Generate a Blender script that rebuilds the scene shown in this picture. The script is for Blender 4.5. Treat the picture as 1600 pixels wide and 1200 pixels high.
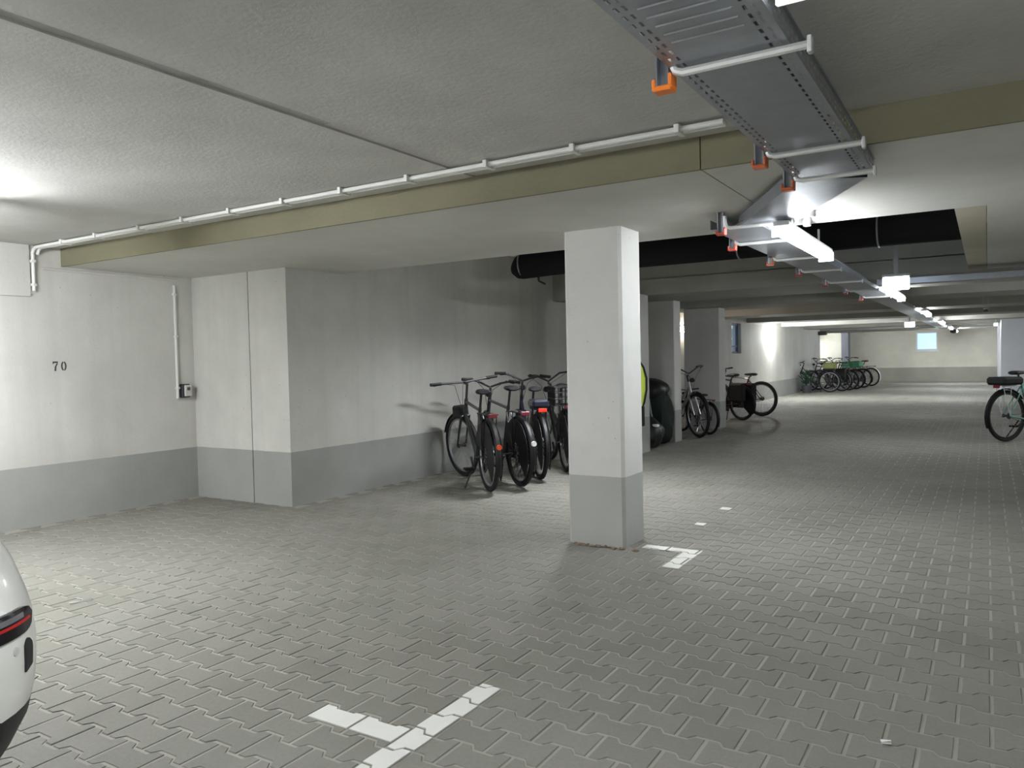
import bpy, math, random
from mathutils import Matrix, Vector
random.seed(7)
for o in list(bpy.data.objects): bpy.data.objects.remove(o)
S = bpy.context.scene
C = S.collection

# ------------------------------------------------------------------ camera
CAM_H = 1.265
F_PX, YAW, PITCH, ROLL = 1201.9, math.radians(31.74), math.radians(-1.774), math.radians(-1.258)
fw = Vector((-math.sin(YAW)*math.cos(PITCH), math.cos(YAW)*math.cos(PITCH), math.sin(PITCH)))
rt0 = Vector((math.cos(YAW), math.sin(YAW), 0)); up0 = rt0.cross(fw)
rt = math.cos(ROLL)*rt0 + math.sin(ROLL)*up0
up = -math.sin(ROLL)*rt0 + math.cos(ROLL)*up0
cd = bpy.data.cameras.new('camera'); cam = bpy.data.objects.new('camera', cd); C.objects.link(cam)
cd.sensor_fit = 'HORIZONTAL'; cd.sensor_width = 36.0; cd.lens = 36.0*F_PX/1600.0
cd.clip_start = 0.05; cd.clip_end = 200
M = Matrix((rt, up, -fw)).transposed().to_4x4(); M.translation = (0, 0, CAM_H)
cam.matrix_world = M
S.camera = cam

# ------------------------------------------------------------------ world, exposure
W = bpy.data.worlds.new('world'); S.world = W; W.use_nodes = True
bg = W.node_tree.nodes['Background']
bg.inputs['Color'].default_value = (0.50, 0.68, 0.95, 1); bg.inputs['Strength'].default_value = 1.7
S.view_settings.view_transform = 'Standard'; S.view_settings.look = 'None'
S.view_settings.gamma = 1.0; S.view_settings.exposure = 0.0; S.view_settings.use_curve_mapping = False
TUBE = 110.0        # emission strength of the fluorescent diffusers

# ------------------------------------------------------------------ materials
def mat(name, col=(0.5, 0.5, 0.5), rough=0.6, metal=0.0, emit=None, strength=0.0, coat=0.0, spec=0.5):
    m = bpy.data.materials.new(name); m.use_nodes = True
    b = m.node_tree.nodes['Principled BSDF']
    b.inputs['Base Color'].default_value = (*col, 1); b.inputs['Roughness'].default_value = rough
    b.inputs['Metallic'].default_value = metal; b.inputs['Coat Weight'].default_value = coat
    b.inputs['Specular IOR Level'].default_value = spec
    if emit:
        b.inputs['Emission Color'].default_value = (*emit, 1); b.inputs['Emission Strength'].default_value = strength
    return m

def nd(nt, t, **kw):
    n = nt.nodes.new(t)
    for k, v in kw.items(): setattr(n, k, v)
    return n
def mixc(nt, fac, a, b, blend='MIX'):
    n = nt.nodes.new('ShaderNodeMix'); n.data_type = 'RGBA'; n.blend_type = blend
    for sock, v in ((n.inputs[0], fac), (n.inputs[6], a), (n.inputs[7], b)):
        if hasattr(v, 'is_linked'): nt.links.new(v, sock)
        elif isinstance(v, (int, float)): sock.default_value = v
        else: sock.default_value = (*v, 1)
    return n.outputs[2]
def mth(nt, op, a, b=0.0):
    n = nt.nodes.new('ShaderNodeMath'); n.operation = op
    for sock, v in ((n.inputs[0], a), (n.inputs[1], b)):
        if hasattr(v, 'is_linked'): nt.links.new(v, sock)
        else: sock.default_value = v
    return n.outputs[0]
def noise(nt, vec, scale, detail=4, rough=0.55):
    n = nd(nt, 'ShaderNodeTexNoise'); n.inputs['Scale'].default_value = scale
    n.inputs['Detail'].default_value = detail; n.inputs['Roughness'].default_value = rough
    nt.links.new(vec, n.inputs['Vector']); return n.outputs['Fac']
def ramp(nt, v, lo, hi):
    n = nd(nt, 'ShaderNodeMapRange'); n.clamp = True
    nt.links.new(v, n.inputs['Value']); n.inputs['From Min'].default_value = lo; n.inputs['From Max'].default_value = hi
    return n.outputs['Result']

def concrete(name, col, band=None, band_h=0.49, streak=0.0, var=0.16, pits=True, rough=0.85):
    m = mat(name, col, rough, spec=0.25); nt = m.node_tree; b = nt.nodes['Principled BSDF']
    g = nd(nt, 'ShaderNodeNewGeometry'); pos = g.outputs['Position']
    dark = tuple(c*(1-var) for c in col); lite = tuple(min(1, c*(1+var*0.6)) for c in col)
    c = mixc(nt, ramp(nt, noise(nt, pos, 0.9, 5), 0.3, 0.7), dark, lite)
    c = mixc(nt, mth(nt, 'MULTIPLY', ramp(nt, noise(nt, pos, 6.0, 6, 0.7), 0.45, 0.8), 0.35), c, tuple(x*0.82 for x in col))
    if streak:
        mp = nd(nt, 'ShaderNodeMapping'); mp.inputs['Scale'].default_value = (3.2, 3.2, 0.12)
        nt.links.new(pos, mp.inputs['Vector'])
        st = ramp(nt, noise(nt, mp.outputs['Vector'], 1.3, 4, 0.6), 0.5, 0.75)
        c = mixc(nt, mth(nt, 'MULTIPLY', st, streak), c, tuple(x*0.72 for x in col))
    if pits:
        v = nd(nt, 'ShaderNodeTexVoronoi'); v.inputs['Scale'].default_value = 13.0; v.inputs['Randomness'].default_value = 1.0
        nt.links.new(pos, v.inputs['Vector'])
        pit = mth(nt, 'LESS_THAN', v.outputs['Distance'], 0.075)
        sel = mth(nt, 'GREATER_THAN', noise(nt, pos, 3.1, 2), 0.56)
        c = mixc(nt, mth(nt, 'MULTIPLY', mth(nt, 'MULTIPLY', pit, sel), 0.55), c, tuple(x*0.45 for x in col))
    if band:
        sp = nd(nt, 'ShaderNodeSeparateXYZ'); nt.links.new(pos, sp.inputs[0])
        f = mth(nt, 'LESS_THAN', mth(nt, 'ADD', sp.outputs['Z'], mth(nt, 'MULTIPLY', noise(nt, pos, 9, 3), 0.008)), band_h)
        bc = mixc(nt, ramp(nt, noise(nt, pos, 1.4, 4), 0.3, 0.7), tuple(x*0.9 for x in band), tuple(x*1.08 for x in band))
        c = mixc(nt, f, c, bc)
    nt.links.new(c, b.inputs['Base Color'])
    bp = nd(nt, 'ShaderNodeBump'); bp.inputs['Strength'].default_value = 0.25; bp.inputs['Distance'].default_value = 0.01
    nt.links.new(noise(nt, pos, 40, 5, 0.65), bp.inputs['Height']); nt.links.new(bp.outputs['Normal'], b.inputs['Normal'])
    return m

BAND = (0.345, 0.35, 0.33)
M_WALL = concrete('wall_concrete', (0.61, 0.605, 0.565), BAND, streak=0.35)
M_PILLAR = concrete('pillar_concrete', (0.66, 0.655, 0.63), (0.42, 0.425, 0.405), 0.475, var=0.1)
M_CEIL = concrete('ceiling_concrete', (0.57, 0.568, 0.54), var=0.2, pits=False)
M_SOFFIT = concrete('soffit_concrete', (0.64, 0.635, 0.59), var=0.14, pits=False)
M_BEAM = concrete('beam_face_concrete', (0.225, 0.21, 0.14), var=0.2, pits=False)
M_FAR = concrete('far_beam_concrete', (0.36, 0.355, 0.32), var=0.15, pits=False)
M_SAND = concrete('joint_sand', (0.34, 0.33, 0.285), pits=False, var=0.2)

def paver_mat(name, per_object):
    m = mat(name, (0.3, 0.3, 0.27), 0.8, spec=0.3); nt = m.node_tree; b = nt.nodes['Principled BSDF']
    g = nd(nt, 'ShaderNodeNewGeometry'); pos = g.outputs['Position']
    if per_object: rnd = nd(nt, 'ShaderNodeObjectInfo').outputs['Random']
    else: rnd = g.outputs['Random Per Island']
    c = mixc(nt, rnd, (0.175, 0.172, 0.145), (0.215, 0.21, 0.182))
    st = ramp(nt, noise(nt, pos, 0.55, 4, 0.6), 0.36, 0.68)
    c = mixc(nt, mth(nt, 'MULTIPLY', st, 0.75), c, (0.27, 0.265, 0.24))
    gr = ramp(nt, noise(nt, pos, 60, 3, 0.7), 0.35, 0.7)
    c = mixc(nt, mth(nt, 'MULTIPLY', gr, 0.25), c, (0.13, 0.125, 0.105))
    nt.links.new(c, b.inputs['Base Color'])
    bp = nd(nt, 'ShaderNodeBump'); bp.inputs['Strength'].default_value = 0.3; bp.inputs['Distance'].default_value = 0.004
    nt.links.new(noise(nt, pos, 120, 3, 0.6), bp.inputs['Height']); nt.links.new(bp.outputs['Normal'], b.inputs['Normal'])
    return m
M_PAV = paver_mat('paver_concrete', True); M_PAVS = paver_mat('paver_concrete_far', False)

def galv(name, col, rough=0.42):
    m = mat(name, col, rough, metal=0.9); nt = m.node_tree; b = nt.nodes['Principled BSDF']
    g = nd(nt, 'ShaderNodeNewGeometry')
    c = mixc(nt, noise(nt, g.outputs['Position'], 14, 5, 0.7), tuple(x*0.7 for x in col), col)
    nt.links.new(c, b.inputs['Base Color']); return m
M_GALV = galv('galvanised_steel', (0.43, 0.455, 0.50), 0.4)
M_ARM = mat('bracket_steel', (0.72, 0.73, 0.72), 0.45, metal=0.35)
M_DARKST = mat('dark_steel', (0.10, 0.10, 0.11), 0.5, metal=0.5)
M_ORANGE = mat('orange_plastic', (0.95, 0.24, 0.03), 0.4)
M_RED = mat('red_plastic', (0.55, 0.07, 0.04), 0.4)
M_ORED = mat('red_orange_plastic', (0.62, 0.14, 0.05), 0.4)
M_PVC = mat('white_pvc', (0.78, 0.78, 0.76), 0.45)
M_PVCG = mat('grey_pvc', (0.60, 0.59, 0.55), 0.5)
M_CABLE = mat('grey_cable', (0.16, 0.16, 0.17), 0.6)
M_CABLEB = mat('black_cable', (0.03, 0.03, 0.035), 0.6)
M_BLACKFOAM = mat('black_insulation', (0.012, 0.012, 0.014), 0.9, spec=0.15)
M_PAINT = concrete('marking_paint', (0.72, 0.72, 0.68), var=0.08, pits=False, rough=0.7)
M_TEXT = mat('stencil_ink', (0.05, 0.05, 0.05), 0.8)
M_HOUSING = mat('lamp_housing', (0.6, 0.61, 0.62), 0.5)
M_TUBE = mat('lamp_diffuser', (0.9, 0.9, 0.9), 0.5, emit=(0.93, 0.97, 1.0), strength=TUBE)
M_TUBEL = mat('lamp_diffuser_wall', (0.9, 0.9, 0.9), 0.5, emit=(0.95, 0.98, 1.0), strength=TUBE*7.0)
M_TUBE0 = mat('lamp_diffuser_near', (0.9, 0.9, 0.9), 0.5, emit=(0.93, 0.97, 1.0), strength=TUBE*0.5)
M_TUBE1 = mat('lamp_diffuser_first', (0.9, 0.9, 0.9), 0.5, emit=(0.93, 0.97, 1.0), strength=TUBE*0.55)
M_TUBEH = mat('lamp_diffuser_bay', (0.9, 0.9, 0.9), 0.5, emit=(0.95, 0.97, 1.0), strength=TUBE*2.5)
M_TUBE2 = mat('lamp_diffuser_left', (0.9, 0.9, 0.9), 0.5, emit=(0.95, 0.97, 1.0), strength=TUBE*2.5)
M_CAP = mat('lamp_end_cap', (0.85, 0.85, 0.85), 0.4, emit=(0.93, 0.97, 1.0), strength=1.2)
M_JOINT = concrete('ceiling_joint_filler', (0.44, 0.435, 0.42), pits=False)
M_WARM = mat('lamp_diffuser_warm', (0.9, 0.9, 0.9), 0.5, emit=(1.0, 0.86, 0.72), strength=TUBE*0.6)
M_SIGN = mat('sign_panel', (0.9, 0.95, 0.95), 0.5, emit=(0.72, 0.85, 1.0), strength=14.0)
M_TIRE = mat('tyre_rubber', (0.018, 0.018, 0.02), 0.75, spec=0.3)
M_RIM = mat('rim_alloy', (0.35, 0.36, 0.38), 0.35, metal=0.8)
M_RIMK = mat('rim_black', (0.03, 0.03, 0.032), 0.4)
M_SPOKE = mat('spoke_steel', (0.45, 0.46, 0.48), 0.35, metal=0.9)
M_CHROME = mat('chrome', (0.8, 0.8, 0.8), 0.15, metal=1.0)
M_BLK = mat('black_plastic', (0.008, 0.008, 0.009), 0.5, spec=0.3)
M_BLKP = mat('black_paint', (0.02, 0.02, 0.024), 0.3, coat=0.5)
M_SADDLE = mat('black_saddle', (0.015, 0.015, 0.017), 0.55)
M_REDL = mat('red_reflector', (0.75, 0.04, 0.02), 0.25)
M_REDD = mat('dark_red_reflector', (0.16, 0.02, 0.03), 0.3)
M_WHITER = mat('white_reflector', (0.9, 0.9, 0.9), 0.2)
M_CARW = mat('car_white_paint', (0.90, 0.895, 0.84), 0.25, coat=0.8)
M_SENS = mat('sensor_white', (0.66, 0.66, 0.62), 0.35)
M_CARK = mat('car_black_plastic', (0.02, 0.02, 0.022), 0.55)
M_CARG = mat('car_glass', (0.02, 0.025, 0.03), 0.08, coat=0.6)
M_LENS = mat('lamp_lens', (0.012, 0.008, 0.012), 0.15)
M_LENSG = mat('lamp_inner', (0.35, 0.35, 0.38), 0.2, metal=0.6)
M_LENSR = mat('lamp_red', (0.55, 0.015, 0.015), 0.3)
M_FRAMEB = mat('window_frame_grey', (0.12, 0.14, 0.18), 0.5)
M_FRAMEW = mat('window_frame_white', (0.75, 0.78, 0.8), 0.5)
M_GLASS = mat('window_glass', (0.9, 0.95, 1.0), 0.0)
M_GLASS.node_tree.nodes['Principled BSDF'].inputs['Transmission Weight'].default_value = 1.0
M_DOOR = mat('grey_door', (0.20, 0.21, 0.24), 0.5)

# ------------------------------------------------------------------ mesh helpers
class MB:
    def __init__(s): s.v = []; s.f = []
    def add(s, vs, fs):
        n = len(s.v); s.v += [tuple(v) for v in vs]; s.f += [tuple(i+n for i in f) for f in fs]; return s
    def box(s, x0, x1, y0, y1, z0, z1):
        vs = [(x, y, z) for x in (x0, x1) for y in (y0, y1) for z in (z0, z1)]
        return s.add(vs, [(0, 1, 3, 2), (4, 6, 7, 5), (0, 4, 5, 1), (2, 3, 7, 6), (0, 2, 6, 4), (1, 5, 7, 3)])
    def cbox(s, x0, x1, y0, y1, z0, z1, b):
        """box with chamfered vertical edges"""
        P = [(x0+b, y0), (x1-b, y0), (x1, y0+b), (x1, y1-b), (x1-b, y1), (x0+b, y1), (x0, y1-b), (x0, y0+b)]
        return s.prism(P, z0, z1)
    def prism(s, P, z0, z1):
        n = len(P); vs = [(x, y, z0) for x, y in P]+[(x, y, z1) for x, y in P]
        fs = [(i, (i+1) % n, n+(i+1) % n, n+i) for i in range(n)]+[tuple(range(n-1, -1, -1)), tuple(range(n, 2*n))]
        return s.add(vs, fs)
    def bbox(s, x0, x1, y0, y1, z0, z1, b):
        """box bevelled on every edge"""
        vs = []; cs = {}
        for i, x in enumerate((x0, x1)):
            for j, y in enumerate((y0, y1)):
                for k, z in enumerate((z0, z1)):
                    sx, sy, sz = (1, -1)[i], (1, -1)[j], (1, -1)[k]
                    cs[i, j, k] = len(vs)
                    vs += [(x, y+sy*b, z+sz*b), (x+sx*b, y, z+sz*b), (x+sx*b, y+sy*b, z)]
        fs = []
        for i in (0, 1):
            q = [cs[i, 0, 0], cs[i, 1, 0], cs[i, 1, 1], cs[i, 0, 1]]; fs.append(tuple(q if i else q[::-1]))
        for j in (0, 1):
            q = [cs[0, j, 0]+1, cs[1, j, 0]+1, cs[1, j, 1]+1, cs[0, j, 1]+1]; fs.append(tuple(q[::-1] if j else q))
        for k in (0, 1):
            q = [cs[0, 0, k]+2, cs[1, 0, k]+2, cs[1, 1, k]+2, cs[0, 1, k]+2]; fs.append(tuple(q if k else q[::-1]))
        for i in (0, 1):
            for j in (0, 1):
                fs.append((cs[i, j, 0], cs[i, j, 0]+1, cs[i, j, 1]+1, cs[i, j, 1]))
            for k in (0, 1):
                fs.append((cs[i, 0, k], cs[i, 0, k]+2, cs[i, 1, k]+2, cs[i, 1, k]))
        for j in (0, 1):
            for k in (0, 1):
                fs.append((cs[0, j, k]+1, cs[0, j, k]+2, cs[1, j, k]+2, cs[1, j, k]+1))
        for c in cs.values(): fs.append((c, c+1, c+2))
        return s.add(vs, fs)
    def tube(s, pts, r, n=8, closed=False, cap=True):
        pts = [Vector(p) for p in pts]; m = len(pts)
        rs = r if isinstance(r, (list, tuple)) else [r]*m
        rings = []; prev = None
        for i, p in enumerate(pts):
            a = pts[(i-1) % m] if (closed or i > 0) else p; b = pts[(i+1) % m] if (closed or i < m-1) else p
            t = (b-a).normalized()
            if prev is None:
                ref = Vector((0, 0, 1)) if abs(t.z) < 0.9 else Vector((1, 0, 0)); u = t.cross(ref).normalized()
            else:
                u = (prev-t*prev.dot(t)).normalized()
            w = t.cross(u); prev = u
            rings.append([p+rs[i]*(math.cos(2*math.pi*k/n)*u+math.sin(2*math.pi*k/n)*w) for k in range(n)])
        vs = [q for rg in rings for q in rg]; fs = []
        for i in range(m if closed else m-1):
            i2 = (i+1) % m
            fs += [(i*n+k, i*n+(k+1) % n, i2*n+(k+1) % n, i2*n+k) for k in range(n)]
        if cap and not closed: fs += [tuple(range(n-1, -1, -1)), tuple((m-1)*n+k for k in range(n))]
        return s.add(vs, fs)
    def lathe(s, prof, n, c=(0, 0, 0), axis='z'):
        vs = []; m = len(prof)
        for r, h in prof:
            for k in range(n):
                a = 2*math.pi*k/n; x, y = r*math.cos(a), r*math.sin(a)
                q = {'z': (x, y, h), 'y': (x, h, y), 'x': (h, x, y)}[axis]
                vs.append((c[0]+q[0], c[1]+q[1], c[2]+q[2]))
        fs = [(i*n+k, i*n+(k+1) % n, (i+1)*n+(k+1) % n, (i+1)*n+k) for i in range(m-1) for k in range(n)]
        fs += [tuple(range(n-1, -1, -1)), tuple((m-1)*n+k for k in range(n))]
        return s.add(vs, fs)
    def torus(s, c, R, r, n=28, m=8, sq=1.0):
        vs = []
        for i in range(n):
            a = 2*math.pi*i/n
            for k in range(m):
                b = 2*math.pi*k/m; q = R+r*math.cos(b)
                vs.append((c[0]+q*math.cos(a), c[1]+r*sq*math.sin(b), c[2]+q*math.sin(a)))
        return s.add(vs, [(i*m+k, i*m+(k+1) % m, ((i+1) % n)*m+(k+1) % m, ((i+1) % n)*m+k) for i in range(n) for k in range(m)])
    def sphere(s, c, rx, ry, rz, n=12, m=8, jit=0, rnd=None):
        prof = []; vs = []
        for i in range(1, m):
            t = math.pi*i/m
            for k in range(n):
                a = 2*math.pi*k/n; j = 1+(rnd.uniform(-jit, jit) if rnd else 0)
                vs.append((c[0]+rx*j*math.sin(t)*math.cos(a), c[1]+ry*j*math.sin(t)*math.sin(a), c[2]+rz*j*math.cos(t)))
        fs = [(i*n+k, (i+1)*n+k, (i+1)*n+(k+1) % n, i*n+(k+1) % n) for i in range(m-2) for k in range(n)]
        T = len(vs); vs += [(c[0], c[1], c[2]+rz), (c[0], c[1], c[2]-rz)]
        fs += [(T, k, (k+1) % n) for k in range(n)]+[(T+1, (m-2)*n+(k+1) % n, (m-2)*n+k) for k in range(n)]
        return s.add(vs, fs)
    def xf(s, Mx): s.v = [tuple(Mx @ Vector(v)) for v in s.v]; return s
    def build(s, name, m, parent=None, smooth=False):
        me = bpy.data.meshes.new(name); me.from_pydata(s.v, [], s.f); me.update()
        me.materials.append(m)
        if smooth:
            me.polygons.foreach_set('use_smooth', [True]*len(me.polygons))
            if hasattr(me, 'set_sharp_from_angle'): me.set_sharp_from_angle(angle=math.radians(40))
        o = bpy.data.objects.new(name, me); C.objects.link(o)
        if parent is not None: o.parent = parent
        return o
def tag(o, label=None, cat=None, group=None, kind=None):
    if label: o['label'] = label
    if cat: o['category'] = cat
    if group: o['group'] = group
    if kind: o['kind'] = kind
    return o
def thing(name, label, cat, loc=(0, 0, 0), rz=0.0, group=None):
    o = bpy.data.objects.new(name, None); C.objects.link(o)
    o.location = loc; o.rotation_euler = (0, 0, rz); o.empty_display_size = 0.1
    return tag(o, label, cat, group)
def struct(name, mb, m, label, cat='wall', parent=None):
    o = mb.build(name, m, parent)
    return tag(o, label, cat, kind='structure')
def copy_tree(o, parent=None):
    c = o.copy(); C.objects.link(c)
    if parent is not None: c.parent = parent
    for ch in list(o.children): copy_tree(ch, c)
    return c

# ------------------------------------------------------------------ the shell
XL, XB, XR = -6.60, -5.28, 3.4          # number-70 wall, bicycle wall, right wall
YR = 4.77                                # the return that carries the step in the left wall
YE, Y0 = 36.0, -4.5
ZC, ZS, ZT = 2.28, 2.13, 2.62           # high ceiling, low soffit, recess ceiling

wl = struct('wall_left', MB().box(XL-0.25, XL, Y0, YR, -0.05, ZC+0.05), M_WALL, 'pale concrete wall with grey painted base and stencilled number 70')
lintel = MB().box(XL, XL+0.022, Y0, 3.27, 1.865, ZC).build('lintel_panel', M_WALL, wl)
struct('wall_left', MB().box(XL-0.25, -5.792, YR, YR+0.4, -0.05, ZT), M_WALL, 'wall return beside the corner, left of the dark vertical joint')
struct('wall_left', MB().box(-5.776, XB, YR-0.004, YR+0.4, -0.05, ZT), M_WALL, 'concrete pilaster right of the dark vertical joint, at the bicycle wall')
# dark filler behind the joint
tag(MB().box(-5.80, -5.77, YR+0.03, YR+0.38, -0.05, ZS).build('trim_1', mat('joint_filler', (0.05, 0.045, 0.04), 0.9)), 'dark filler strip deep in the vertical wall joint', 'trim', kind='structure')
WY0, WY1, WZ0, WZ1 = 18.72, 19.56, 1.31, 2.06
bw = MB().box(XB-0.3, XB, YR+0.4, WY0, -0.05, ZT)
struct('wall_left', bw, M_WALL, 'long concrete wall behind the near bicycles, grey painted base')
w2 = MB().box(XB-0.3, XB, WY1, 30.3, -0.05, ZT).box(XB-0.3, XB, WY0, WY1, -0.05, WZ0).box(XB-0.3, XB, WY0, WY1, WZ1, ZT)
struct('wall_left', w2, M_WALL, 'far stretch of the left wall with a tall blue window')
struct('wall_left', MB().box(-6.75, -6.5, 30.3, YE, -0.05, ZT).box(-6.5, XB-0.3, 30.05, 30.3, -0.05, ZT), M_WALL, 'set-back wall of the bright niche at the far end')
EX0, EX1, EZ0, EZ1 = -2.52, -1.73, 1.30, 2.05
ew = MB().box(-6.75, EX0, YE, YE+0.3, -0.05, ZT).box(EX1, XR, YE, YE+0.3, -0.05, ZT).box(EX0, EX1, YE, YE+0.3, -0.05, EZ0).box(EX0, EX1, YE, YE+0.3, EZ1, ZT)
struct('wall_end', ew, concrete('end_wall_concrete', (0.66, 0.64, 0.55), (0.36, 0.35, 0.30), 0.60), 'beige concrete end wall with a small bright window')
struct('wall_right', MB().box(XR, XR+0.25, Y0, YE, -0.05, ZT), M_WALL, 'concrete wall on the right of the aisle')
struct('wall_back', MB().box(XL-0.25, XR+0.25, Y0-0.25, Y0, -0.05, ZT), M_WALL, 'concrete wall behind the viewer')
struct('wall_right', MB().box(0.33, XR, 26.0, YE, -0.05, ZT), concrete('block_concrete', (0.46, 0.47, 0.50), var=0.06, pits=False), 'plain grey wall block closing the right of the aisle')
struct('wall_left', MB().box(-5.33, -5.05, YE-0.5, YE, -0.05, ZT), M_DOOR, 'narrow dark door frame beside the bright niche', 'wall')

# ceiling: precast panels with open joints near the camera
cl = struct('ceiling', MB().box(XL-0.25, XR+0.25, Y0-0.25, 3.55, ZC+0.004, ZC+0.2), M_JOINT, 'high concrete ceiling near the camera', 'ceiling')
def panel(x0, x1, y0, y1, dz=0.0): MB().box(x0, x1, y0, y1, ZC-dz, ZC+0.03).build('ceiling_panel', M_CEIL, cl)
panel(XL, -5.325, Y0, 3.53); panel(-5.315, -2.405, Y0, 3.53, 0.004)
panel(-2.35, XR, Y0, 2.40); panel(-2.392, XR, 2.40, 3.53, -0.002)
so = struct('ceiling', MB().box(XL, XR, 3.55, 5.45, ZS+0.02, ZT+0.2), M_SOFFIT, 'low concrete ceiling band over the pillar', 'ceiling')
MB().box(XL, -1.133, 3.55, 5.45, ZS, ZS+0.03).build('ceiling_panel', M_SOFFIT, so)
MB().box(-1.127, XR, 3.55, 5.45, ZS, ZS+0.03).build('ceiling_panel', M_SOFFIT, so)
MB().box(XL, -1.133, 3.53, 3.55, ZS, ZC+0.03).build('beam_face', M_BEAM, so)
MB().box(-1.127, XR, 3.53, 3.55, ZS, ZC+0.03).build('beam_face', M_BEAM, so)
struct('ceiling', MB().box(XL, 0.0, 5.45, 9.7, ZT, ZT+0.2), M_SOFFIT, 'dark high ceiling of the recess over the black pipe', 'ceiling')
struct('ceiling', MB().box(0.0, XR, 5.45, 9.7, ZS, ZT+0.2), M_SOFFIT, 'low ceiling right of the recess', 'ceiling')
tag(MB().box(-0.17, -0.004, 5.46, 9.69, ZS+0.002, ZS+0.12).build('trim_2', concrete('strip_concrete', (0.52, 0.49, 0.38), pits=False)), 'yellowish concrete strip edging the ceiling recess', 'trim', kind='structure')
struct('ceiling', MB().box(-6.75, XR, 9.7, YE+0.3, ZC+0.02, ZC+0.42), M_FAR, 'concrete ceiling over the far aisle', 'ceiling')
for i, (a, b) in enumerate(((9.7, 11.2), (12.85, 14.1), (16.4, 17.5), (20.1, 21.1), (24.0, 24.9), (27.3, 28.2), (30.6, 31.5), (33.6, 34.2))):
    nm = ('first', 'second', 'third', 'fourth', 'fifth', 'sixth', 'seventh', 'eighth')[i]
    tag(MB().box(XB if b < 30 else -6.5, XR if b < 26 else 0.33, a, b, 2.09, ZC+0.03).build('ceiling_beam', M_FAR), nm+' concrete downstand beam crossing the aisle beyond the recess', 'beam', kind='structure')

# windows
def window(name, mb_frame, mb_pane, mf, label):
    o = mb_frame.build(name, mf); tag(o, label, 'window', kind='structure')
    mb_pane.build('pane', M_GLASS, o)
x = XB
fr = MB().box(x-0.14, x-0.08, WY0, WY0+0.05, WZ0, WZ1).box(x-0.14, x-0.08, WY1-0.05, WY1, WZ0, WZ1).box(x-0.14, x-0.08, WY0+0.05, WY1-0.05, WZ0, WZ0+0.05).box(x-0.14, x-0.08, WY0+0.05, WY1-0.05, WZ1-0.05, WZ1).box(x-0.14, x-0.08, WY0+0.05, WY1-0.05, WZ0+0.16, WZ0+0.19)
window('window_1', fr, MB().box(x-0.115, x-0.105, WY0+0.05, WY1-0.05, WZ0+0.05, WZ1-0.05), M_FRAMEB, 'tall blue-lit window with dark frame in the left wall')
y = YE
fr = MB().box(EX0, EX0+0.05, y+0.02, y+0.08, EZ0, EZ1).box(EX1-0.05, EX1, y+0.02, y+0.08, EZ0, EZ1).box(EX0+0.05, EX1-0.05, y+0.02, y+0.08, EZ0, EZ0+0.05).box(EX0+0.05, EX1-0.05, y+0.02, y+0.08, EZ1-0.05, EZ1).box(EX0-0.02, EX1+0.02, y-0.05, y+0.02, EZ0-0.06, EZ0)
window('window_2', fr, MB().box(EX0+0.05, EX1-0.05, y+0.045, y+0.055, EZ0+0.05, EZ1-0.05), M_FRAMEW, 'small square window glowing white in the end wall')

# ------------------------------------------------------------------ floor and pavers
fl = struct('floor', MB().box(XL-0.2, XR+0.2, Y0-0.2, YE+0.2, -0.3, -0.0034), M_SAND, 'garage floor of interlocking bone-shaped grey concrete pavers', 'floor')
PX, PY, AMP, GAP = 0.2, 0.136, 0.014, 0.0036
def bone(inset):
    h, l = PY/2+AMP-inset, PY/2-AMP-inset
    e = PX/2-inset
    T = [(-e, h), (-0.060, h), (-0.040, l), (0.040, l), (0.060, h), (e, h)]
    return T[::-1]+[(a, -b) for a, b in T]          # anticlockwise from the top right... then bottom left to right
OUT, INN = bone(GAP), bone(GAP+0.0045)
def bone_mesh():
    n = 12; vs = [(a, b, -0.007) for a, b in OUT]+[(a, b, 0.0) for a, b in INN]
    fs = [tuple(range(n, 2*n))]+[(i, (i+1) % n, n+(i+1) % n, n+i) for i in range(n)]
    return vs, fs
BV, BF = bone_mesh()
pm = bpy.data.meshes.new('paver'); pm.from_pydata(BV, [], BF); pm.materials.append(M_PAV); pm.update()
def pix(p):
    v = Vector(p)-Vector((0, 0, CAM_H)); d = v.dot(fw)
    if d < 0.2: return None
    return 800+F_PX*v.dot(rt)/d, 600-F_PX*v.dot(up)/d, d
cells = []
r0 = int((-1.6-2.238)/PY)
for r in range(r0, int((YE-2.238)/PY)+1):
    yc = 2.238+r*PY
    off = (r % 2)*PX/2
    xmin = XL if yc < YR else (XB if yc < 30.2 else -6.5); xmax = 2.4 if yc < 26 else 0.33
    k = math.ceil((xmin+1.19-off+0.06)/PX)
    while True:
        xc = -1.19+off+k*PX; k += 1
        if xc > xmax-0.04: break
        cells.append((xc, yc))
vis = []
for i, (xc, yc) in enumerate(cells):
    q = pix((xc, yc, 0))
    if q and -10 < q[0] < 1610 and q[1] < 1215 and not (q[0] < 50 and q[1] < 1130): vis.append((q[2], i))
vis.sort(); near = {i for _, i in vis[:300]}
sv, sf = [], []
rp = random.Random(3)
for i, (xc, yc) in enumerate(cells):
    dz = rp.uniform(-0.0012, 0.0008); ta, tb = rp.uniform(-0.006, 0.006), rp.uniform(-0.006, 0.006)
    if i in near:
        o = bpy.data.objects.new('paver', pm); C.objects.link(o); o.parent = fl
        o.location = (xc, yc, dz); o.rotation_euler = (ta, tb, 0)
    else:
        n = len(sv); sv += [(xc+a, yc+b, c+dz+b*ta-a*tb) for a, b, c in BV]; sf += [tuple(j+n for j in f) for f in BF]
me = bpy.data.meshes.new('paver_field'); me.from_pydata(sv, [], sf); me.materials.append(M_PAVS); me.update()
o = bpy.data.objects.new('paver_field', me); C.objects.link(o); o.parent = fl; o['kind'] = 'stuff'

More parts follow.
